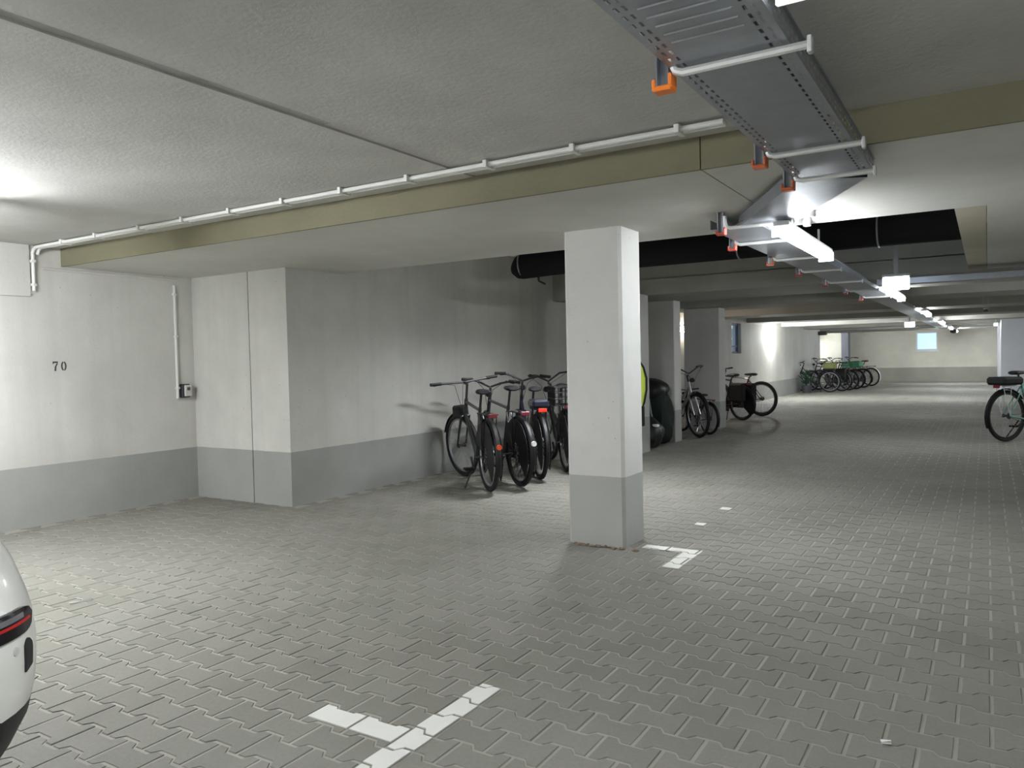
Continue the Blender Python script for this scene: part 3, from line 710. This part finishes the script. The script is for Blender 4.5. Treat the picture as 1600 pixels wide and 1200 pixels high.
    if rear_bag:
        z = 2*R+0.07
        if rear_bag[0] == 'crate':
            mb = MB()
            for zz in (0.0, 0.07, 0.14, 0.20):
                mb.tube([(0.17, -0.16, z+zz), (0.17, 0.16, z+zz), (-0.22, 0.16, z+zz), (-0.22, -0.16, z+zz)], 0.008, 6, closed=True)
            for k in range(9):
                x = 0.17-0.39*k/8
                mb.tube([(x, -0.16, z), (x, -0.16, z+0.2)], 0.006, 4).tube([(x, 0.16, z), (x, 0.16, z+0.2)], 0.006, 4)
            for k in range(1, 8):
                yy = -0.16+0.32*k/8
                mb.tube([(0.17, yy, z), (0.17, yy, z+0.2)], 0.006, 4).tube([(-0.22, yy, z), (-0.22, yy, z+0.2)], 0.006, 4).tube([(0.17, yy, z), (-0.22, yy, z)], 0.005, 4)
            mb.build('rear_basket', rear_bag[1], t)
        elif rear_bag[0] == 'box':
            MB().bbox(-0.2, 0.16, -0.15, 0.15, z, z+(rear_bag[2] if len(rear_bag) > 2 else 0.2), 0.03).build('rear_box', rear_bag[1], t)
        elif rear_bag[0] == 'top':
            MB().bbox(-0.13, 0.14, -0.09, 0.09, z, z+0.09, 0.025).build('rack_bag', rear_bag[1], t)
        else:
            for s in (-1, 1):
                a, b = sorted((s*0.075, s*0.21))
                MB().bbox(-0.20, 0.14, a, b, z-0.36, z-0.01, 0.03).build('pannier_bag', rear_bag[1], t)
    if front_bag:
        MB().bbox(HB.x+0.03, HB.x+0.17, -0.07, 0.07, HB.z-0.02, HB.z+0.11, 0.02).xf(MS).build('front_bag', front_bag, t)
    if skirt:
        for s in (-1, 1):
            mb = MB(); n = 16
            for yy in (s*0.042, s*0.046):
                for k in range(n+1):
                    a = math.radians(20+200*k/n)
                    mb.v += [(RH.x+0.10*math.cos(a), yy, R+0.10*math.sin(a)), (RH.x+(R-0.01)*math.cos(a), yy, R+(R-0.01)*math.sin(a))]
            N = 2*(n+1)
            for k in range(n):
                b = 2*k; mb.f += [(b, b+1, b+3, b+2), (N+b, N+b+2, N+b+3, N+b+1), (b+1, N+b+1, N+b+3, b+3), (b, b+2, N+b+2, N+b)]
            mb.build('coat_guard', M_BLK, t)
        MB().bbox(0.02, 0.52, -0.062, -0.042, R-0.09, R+0.06, 0.008).build('chain_guard', M_BLK, t)
    if basket:
        bx = c0+Vector((0.06, 0, -0.22)); mb = MB()
        for zz, g in ((0, 0.0), (0.08, 0.012), (0.16, 0.024), (0.22, 0.034)):
            mb.tube([bx+Vector((-g*0.3, -0.14-g, zz)), bx+Vector((0.22+g, -0.14-g, zz)), bx+Vector((0.22+g, 0.14+g, zz)), bx+Vector((-g*0.3, 0.14+g, zz))], 0.006, 5, closed=True)
        for k in range(9):
            yy = -0.14+0.28*k/8; mb.tube([bx+Vector((0.22, yy, 0)), bx+Vector((0.254, yy*1.2, 0.22))], 0.004, 4)
            mb.tube([bx+Vector((0, yy, 0)), bx+Vector((0.22, yy, 0))], 0.004, 4)
        for k in range(7):
            x = 0.22*k/6
            for s in (-1, 1): mb.tube([bx+Vector((x, s*0.14, 0)), bx+Vector((x*1.1, s*0.174, 0.22))], 0.004, 4)
        mb.xf(MS).build('front_basket', basket, t)
    if kick:
        MB().tube([(0.30, 0.05, 0.28), (0.22, 0.19, 0.012)], 0.009, 6).build('kickstand', M_BLKP, t)
    return t

M_FGREY = mat('grey_green_frame', (0.018, 0.021, 0.019), 0.35, coat=0.4)
M_REDO = mat('orange_red_reflector', (0.7, 0.08, 0.02), 0.3)
M_FNAVY = mat('navy_frame', (0.006, 0.008, 0.022), 0.35, coat=0.4)
M_FSILV = mat('silver_frame', (0.55, 0.55, 0.55), 0.3, metal=0.6)
M_FWHITE = mat('white_frame', (0.75, 0.75, 0.75), 0.35)
M_FGREEN = mat('mint_frame', (0.18, 0.45, 0.38), 0.35, coat=0.4)
M_GREENB = mat('green_crate', (0.03, 0.16, 0.07), 0.6)
M_OLIVE = mat('olive_bag', (0.16, 0.18, 0.06), 0.8)
M_BAGK = mat('black_bag', (0.015, 0.015, 0.016), 0.85)
G1 = 'bicycles parked against the wall behind the pillar'
bicycle((-4.10, 6.17, 0), 139, 'black city bicycle with wide flat handlebar, leftmost by the wall', M_FGREY, steer=16, bars='flat', rim=M_RIM, group=G1, saddle_h=0.98, reflector=M_REDO, lamp=False, rise=0.07, bw=1.2, skirt=True, tail=M_REDD, front_bag=M_BAGK)
bicycle((-3.97, 6.53, 0), 143, 'black bicycle with a white round reflector on its rear mudguard', M_BLKP, 'diamond', steer=-14, bars='riser', group=G1, saddle_h=1.0, reflector=M_WHITER, rim=M_RIMK, skirt=True)
bicycle((-4.02, 7.02, 0), 133, 'dark bicycle with a navy rack bag and bright red tail light', M_FNAVY, 'step', steer=-16, bars='riser', group=G1, saddle_h=0.97, rear_bag=('top', M_FNAVY), skirt=True, tail=M_REDL, rise=0.05)
bicycle((-4.02, 7.62, 0), 130, 'black bicycle with a wire basket, mostly hidden behind the pillar', M_BLKP, 'step', steer=12, bars='city', group=G1, rear_bag=('crate', M_BLK), saddle_h=0.98, skirt=True)
G2 = 'bicycles parked between the rear pillars'
bicycle((-4.72, 12.16, 0), -31, 'bicycle with chrome headlight whose front wheel sticks out past a pillar', M_FSILV, 'step', steer=-12, bars='city', group=G2, rack=True, R=0.35)
bicycle((-3.80, 12.12, 0), 143, 'small dark bicycle whose rear wheel shows low behind the chrome one', M_BLKP, 'diamond', bars='flat', group=G2, saddle_h=0.9, R=0.36, scale=0.72)
G3 = 'bicycles parked beyond the last pillar'
bicycle((-3.96, 16.15, 0), 165, 'mountain bicycle with bare rear wheel beyond the last pillar', M_BLKP, 'diamond', bars='flat', fenders=False, rack=False, group=G3, R=0.36, rear_bag=None, tw=0.03, kick=False, saddle_h=0.88)
bicycle((-4.05, 15.0, 0), 150, 'dark bicycle with big black pannier bags beyond the last pillar', M_FGREY, 'diamond', bars='riser', steer=20, group=G3, rear_bag=('pannier', M_BAGK), R=0.33, skirt=True, saddle_h=0.9)
G4 = 'bicycles crowded at the far end of the left wall'
for i, (x, y, h, fm, st, rb, bk, lab) in enumerate((
        (-4.35, 26.6, 172, M_FGREY, 'step', ('box', M_OLIVE), None, 'far dark bicycle with an olive box, nearest the left wall'),
        (-4.10, 27.35, 165, M_BLKP, 'diamond', ('pannier', M_BAGK), None, 'far black bicycle with panniers, front of the crowded group'),
        (-3.98, 28.05, 162, M_FNAVY, 'step', ('crate', M_GREENB), None, 'far navy bicycle carrying a green crate'),
        (-3.88, 28.85, 160, M_BLKP, 'step', ('box', M_GREENB), M_BLK, 'far bicycle with green box behind its saddle'),
        (-3.80, 30.0, 162, M_FGREY, 'diamond', None, None, 'far grey bicycle in the middle of the crowded group'),
        (-3.72, 31.6, 160, M_FSILV, 'step', None, None, 'far silver bicycle with pale mudguard at the end of the group'))):
    bicycle((x, y, 0), h, lab, fm, st, bars='city' if i % 2 else 'flat', group=G4, rear_bag=rb, basket=bk, detail=False, fend_m=M_FWHITE if i == 5 else None, steer=(-1)**i*10)
bicycle((0.215, 12.5, 0), 50, 'bicycle with white rack and mint frame cut off at the right edge', M_FGREEN, 'diamond', bars='flat', rack_m=M_FWHITE, fend_m=M_BLK, group='bicycles on the right of the aisle', R=0.355, rear_bag=('box', M_BAGK, 0.11), tw=0.022, rim=M_RIMK)

# green plant-like bundle of sacks by the far bikes
rnd = random.Random(11)
t = thing('potted_shrub', 'dark green bushy plant on the floor left of the far bicycles', 'plant', (-4.98, 26.2, 0))
MB().lathe([(0.13, 0.0), (0.17, 0.22), (0.175, 0.24), (0.15, 0.24)], 14).build('plant_pot', M_DARKST, t)
mb = MB()
for i in range(90):
    a = rnd.uniform(0, 6.28); h = rnd.uniform(0.1, 0.75); r = rnd.uniform(0.02, 0.26)*(1.15-h*0.7)
    p = Vector((r*math.cos(a), r*math.sin(a), 0.22+h*0.55)); d = Vector((math.cos(a), math.sin(a), rnd.uniform(0.3, 1.4))).normalized()*rnd.uniform(0.1, 0.2); s = d.cross(Vector((0, 0, 1))).normalized()*0.025
    mb.add([p-d*0.2, p+d*0.4+s, p+d, p+d*0.4-s], [(0, 1, 2, 3)])
mb.build('foliage', mat('dark_leaf', (0.02, 0.07, 0.03), 0.6), t)
MB().tube([(0, 0, 0.2), (0.01, 0.02, 0.45), (0, 0, 0.7)], 0.012, 6).build('stem', mat('stem_brown', (0.06, 0.05, 0.03), 0.8), t)

# ------------------------------------------------------------------ bags and jacket by the rear pillars
def blob(name, m, parent, c, rx, ry, rz, seed, jit=0.07, tie=False):
    r = random.Random(seed); mb = MB(); n, k = 22, 14
    ph = [r.uniform(0, 6.28) for _ in range(8)]
    for i in range(k+1):
        th = math.pi*i/k
        for j in range(n):
            a = 2*math.pi*j/n
            d = 1+jit*(math.sin(5*a+ph[0]+2*th)+0.7*math.sin(9*a+ph[1]-3*th)+0.6*math.sin(3*th+ph[2]+2*a))
            z = math.cos(th); z = max(z, -0.86)
            sr = math.sin(th)**0.7 if th not in (0, math.pi) else 0
            mb.v.append((c[0]+rx*sr*d*math.cos(a), c[1]+ry*sr*d*math.sin(a), c[2]+rz*(z+0.86)*(1+0.3*jit*math.sin(4*a+ph[3]))))
    mb.f = [(i*n+j, (i+1)*n+j, (i+1)*n+(j+1) % n, i*n+(j+1) % n) for i in range(k) for j in range(n)]
    return mb.build(name, m, parent, True)
M_SACK = mat('black_sack', (0.012, 0.014, 0.014), 0.35); M_TARP = mat('dark_green_tarp', (0.007, 0.018, 0.013), 0.7)
t = thing('rubbish_sack', 'black plastic sack on the floor between the rear pillars', 'bag', (-4.14, 10.12, 0))
blob('sack_body', M_SACK, t, (0, 0, 0), 0.30, 0.26, 0.24, 4)
MB().bbox(0.16, 0.30, -0.12, -0.07, 0.30, 0.34, 0.01).build('paper_tag', M_PVC, t)
t = thing('covered_bundle', 'tall dark green tarpaulin bundle leaning on the second rear pillar', 'bundle', (-4.20, 10.66, 0))
blob('tarpaulin', M_TARP, t, (0, 0, 0.0), 0.31, 0.2, 0.48, 9, 0.10)
blob('hood', M_SACK, t, (-0.02, -0.02, 0.62), 0.28, 0.2, 0.18, 10, 0.05)
MB().tube([(0.06, -0.24, 0.66), (0.1, -0.26, 0.45), (0.14, -0.25, 0.3)], 0.014, 6).build('tie_strap', mat('pale_strap', (0.3, 0.4, 0.33), 0.6), t)
M_VIS = mat('hi_vis_yellow', (0.62, 0.80, 0.10), 0.7)
t = thing('hi_vis_jacket', 'yellow high-visibility jacket with black edging hanging on a rear pillar', 'jacket', (-3.955, 9.33, 0.6))
prof = [(-0.20, 0.0), (0.17, 0.0), (0.205, 0.10), (0.235, 0.25), (0.235, 0.40), (0.20, 0.53), (0.14, 0.62), (0.04, 0.66), (-0.04, 0.66), (-0.14, 0.62), (-0.20, 0.53), (-0.24, 0.38), (-0.23, 0.15)]
n = len(prof); mb = MB()
for yy, sc in ((-0.02, 1.0), (-0.075, 0.97), (-0.10, 0.85)):
    mb.v += [(x*sc, yy, 0.33+(z-0.33)*sc) for x, z in prof]
mb.f = [(j*n+k, j*n+(k+1) % n, (j+1)*n+(k+1) % n, (j+1)*n+k) for j in range(2) for k in range(n)]+[tuple(range(n)), tuple(range(3*n-1, 2*n-1, -1))]
mb.build('jacket_body', M_VIS, t, True)
MB().tube([(x*1.02, -0.05, 0.33+(z-0.33)*1.02) for x, z in prof], 0.013, 6, closed=True).build('black_edging', M_BAGK, t, True)
MB().tube([(0.0, -0.03, 0.66), (0.0, -0.02, 0.74), (0.03, -0.015, 0.76)], 0.006, 6).build('hanger_hook', M_DARKST, t)
MB().bbox(0.13, 0.20, -0.09, -0.02, -0.22, 0.04, 0.01).build('black_strap', M_BAGK, t)

# ------------------------------------------------------------------ the parked car (rear corner in view)
CXR, CYC = -1.60, -0.045          # rear plane and centre line
prof = [  # z, rear inset, front inset, half width, corner radius
    (0.22, 0.30, 0.30, 0.74, 0.20), (0.30, 0.20, 0.20, 0.80, 0.22), (0.40, 0.10, 0.10, 0.85, 0.24), (0.48, 0.05, 0.05, 0.885, 0.25), (0.55, 0.015, 0.02, 0.905, 0.25),
    (0.62, 0.0, 0.0, 0.915, 0.25), (0.70, 0.0, 0.01, 0.92, 0.25), (0.78, 0.012, 0.04, 0.915, 0.25), (0.86, 0.045, 0.10, 0.90, 0.25), (0.94, 0.10, 0.30, 0.875, 0.25), (1.02, 0.16, 0.85, 0.84, 0.25)]
LEN = 4.05
def sect(z):
    for a, b in zip(prof, prof[1:]):
        if a[0] <= z <= b[0]:
            k = (z-a[0])/(b[0]-a[0]); k2 = k
            return [a[i]+(b[i]-a[i])*k2 for i in range(1, 5)]
    return list(prof[-1][1:]) if z > prof[-1][0] else list(prof[0][1:])
def rr_pt(u, z, off=0.0):
    """u in metres from the rear centre round the right rear corner (positive = +y)"""
    ri, fi, hw, r = sect(z); s = 1 if u >= 0 else -1; u = abs(u); flat = hw-r
    if u <= flat: x, y, nx, ny = ri, u, -1, 0
    elif u <= flat+r*math.pi/2:
        a = (u-flat)/r; x, y = ri+r-r*math.cos(a), flat+r*math.sin(a); nx, ny = -math.cos(a), math.sin(a)
    else: x, y, nx, ny = ri+r+(u-flat-r*math.pi/2), hw, 0, 1
    return (CXR-(x+nx*off), CYC+s*(y+ny*off), z)
def ring(z, n=10):
    ri, fi, hw, r = sect(z); pts = []
    x0, x1 = ri, LEN-fi
    for cx_, cy_, a0 in ((x0+r, hw-r, 90), (x0+r, -(hw-r), 180), (x1-r*1.3, -(hw-r), 270), (x1-r*1.3, hw-r, 0)):
        for k in range(n+1):
            a = math.radians(a0+90*k/n); rx = r if cx_ < LEN/2 else r*1.3
            pts.append((CXR-(cx_+rx*math.cos(a)), CYC+cy_+r*math.sin(a), z))
    return pts
def loft(zs):
    mb = MB(); n = None
    for z in zs:
        p = ring(z); n = len(p); mb.v += p
    for j in range(len(zs)-1): mb.f += [(j*n+k, j*n+(k+1) % n, (j+1)*n+(k+1) % n, (j+1)*n+k) for k in range(n)]
    mb.f += [tuple(range(n-1, -1, -1)), tuple((len(zs)-1)*n+k for k in range(n))]
    return mb
car = thing('car', 'white hatchback car parked at the left edge, rear corner in view', 'car', (CXR, CYC, 0))
Moff = Matrix.Translation((-CXR, -CYC, 0))
def cpart(mb, nm, m, parent=car, smooth=True): return mb.xf(Moff).build(nm, m, parent, smooth)
cpart(loft([0.22, 0.26, 0.30, 0.35, 0.40, 0.44, 0.48, 0.52, 0.55, 0.58]), 'lower_bumper', M_CARK)
cpart(loft([0.58+0.44*k/14 for k in range(15)]), 'body', M_CARW)
# greenhouse
def cabin(zs, name, m, x0f, x1f, hwf, r=0.16):
    mb = MB(); n = 8; cnt = 0
    for z, a, b, hw in zs:
        pts = []
        for cx_, cy_, a0 in ((a+r, hw-r, 90), (a+r, -(hw-r), 180), (b-r, -(hw-r), 270), (b-r, hw-r, 0)):
            for k in range(n+1):
                t_ = math.radians(a0+90*k/n); pts.append((CXR-(cx_+r*math.cos(t_)), CYC+cy_+r*math.sin(t_), z))
        cnt = len(pts); mb.v += pts
    for j in range(len(zs)-1): mb.f += [(j*cnt+k, j*cnt+(k+1) % cnt, (j+1)*cnt+(k+1) % cnt, (j+1)*cnt+k) for k in range(cnt)]
    mb.f += [tuple(range(cnt-1, -1, -1)), tuple((len(zs)-1)*cnt+k for k in range(cnt))]
    return cpart(mb, name, m)
cabin([(1.01, 0.18, 3.15, 0.80), (1.13, 0.26, 2.95, 0.76), (1.28, 0.38, 2.65, 0.70), (1.40, 0.48, 2.40, 0.65)], 'greenhouse', M_CARG, 0, 0, 0)
cabin([(1.395, 0.40, 2.42, 0.665), (1.44, 0.36, 2.36, 0.65), (1.475, 0.5, 2.15, 0.56), (1.485, 0.75, 1.9, 0.40)], 'roof', M_CARW, 0, 0, 0)
def patch(u0, u1, zlo, zhi, off, thick, nu=18, nz=5):
    """panel that follows the corner surface; zlo and zhi are functions of the fraction along u"""
    mb = MB()
    for o_ in (off+thick, off-0.02):
        for i in range(nu+1):
            k = i/nu; u = u0+(u1-u0)*k
            for j in range(nz+1):
                z = zlo(k)+(zhi(k)-zlo(k))*j/nz; mb.v.append(rr_pt(u, z, o_))
    N = (nu+1)*(nz+1); w = nz+1
    for i in range(nu):
        for j in range(nz):
            q = i*w+j; mb.f.append((q, q+w, q+w+1, q+1)); mb.f.append((N+q, N+q+1, N+q+w+1, N+q+w))
    def edge(a, b): mb.f.append((a, b, N+b, N+a))
    for i in range(nu): edge(i*w+w, i*w); edge(i*w+nz, (i+1)*w+nz)
    for j in range(nz): edge(j, j+1); edge(nu*w+j+1, nu*w+j)
    return mb
def end_round(k, lo, hi, p=6):
    """close a panel towards its outer end"""
    return (lo+hi)/2+(hi-lo)/2*(1-k**p)**0.5 if k < 1 else (lo+hi)/2
# rear lamps, slots, sensors, wheels
def lampset(sg):
    U0, U1 = 0.30, 0.893
    def cl_(k): return (1-max(0.0, (k-0.9)/0.1)**2.2)**0.5
    zt = lambda k: 0.765+(0.792-0.765-0.008*k)*cl_(k)
    zb = lambda k: 0.762-(0.762-0.732-0.004*k)*cl_(k)
    L = cpart(patch(sg*U0, sg*U1, zb, zt, 0.0, 0.006, 44, 6), 'tail_lamp', M_LENS)
    cpart(patch(sg*(U0+0.03), sg*(U1-0.025), lambda k: 0.7565+0.001*k, lambda k: 0.7615+0.001*k, 0.006, 0.003, 24, 2), 'red_light_bar', M_LENSR, L)
    cpart(patch(sg*(U0+0.03), sg*(U1-0.05), lambda k: 0.767, lambda k: 0.781-0.004*k, 0.006, 0.002, 24, 2), 'clear_lamp_insert', M_LENSG, L)
    cpart(patch(sg*0.843, sg*0.876, lambda k: 0.655+0.008*k, lambda k: 0.708+0.012*math.sin(k*3.14), 0.0, 0.003, 6, 8), 'bumper_slot', M_CARK)
    p = Vector(rr_pt(sg*0.814, 0.708, 0.0015)); q = Vector(rr_pt(sg*0.814, 0.708, -0.01))
    cpart(MB().tube([q, p], 0.0085, 14), 'parking_sensor', M_SENS)
for s in (1, -1): lampset(s)
cpart(patch(-0.775, 0.775, lambda k: 0.50, lambda k: 0.58+0.06*min(1, 14*min(k, 1-k)), 0.0, 0.006, 40, 5), 'rear_diffuser', M_CARK)
cpart(patch(-0.26, 0.26, lambda k: 0.66, lambda k: 0.74, 0.0, 0.004, 6, 2), 'number_plate_recess', M_CARW)
for xx in (0.95, 3.30):
    for s in (-1, 1):
        w = cpart(MB().lathe([(0.20, -0.10), (0.30, -0.10), (0.315, -0.06), (0.315, 0.06), (0.30, 0.10), (0.20, 0.10)], 28, (CXR-xx, CYC+s*0.72, 0.315), 'y'), 'wheel', M_TIRE)
        cpart(MB().lathe([(0.02, -0.105), (0.20, -0.095), (0.20, 0.095), (0.02, 0.105)], 20, (CXR-xx, CYC+s*0.72, 0.315), 'y'), 'wheel_rim', M_RIM, w)
        a = MB(); n = 18
        for k in range(n+1):
            t_ = math.pi*k/n
            for rr in (0.32, 0.385):
                for yy in (0.80, 0.935): a.v.append((CXR-xx+rr*math.cos(t_), CYC+s*yy, 0.315+rr*math.sin(t_)))
        for k in range(n):
            b = 4*k; a.f += [(b, b+1, b+5, b+4), (b+2, b+6, b+7, b+3), (b+1, b+3, b+7, b+5), (b, b+4, b+6, b+2)]
        cpart(a, 'wheel_arch', M_CARK)
cpart(MB().bbox(CXR-2.55, CXR-2.38, CYC+0.90, CYC+1.02, 0.93, 1.06, 0.025), 'door_mirror', M_CARW)
cpart(MB().bbox(CXR-2.55, CXR-2.38, CYC-1.02, CYC-0.90, 0.93, 1.06, 0.025), 'door_mirror', M_CARW)
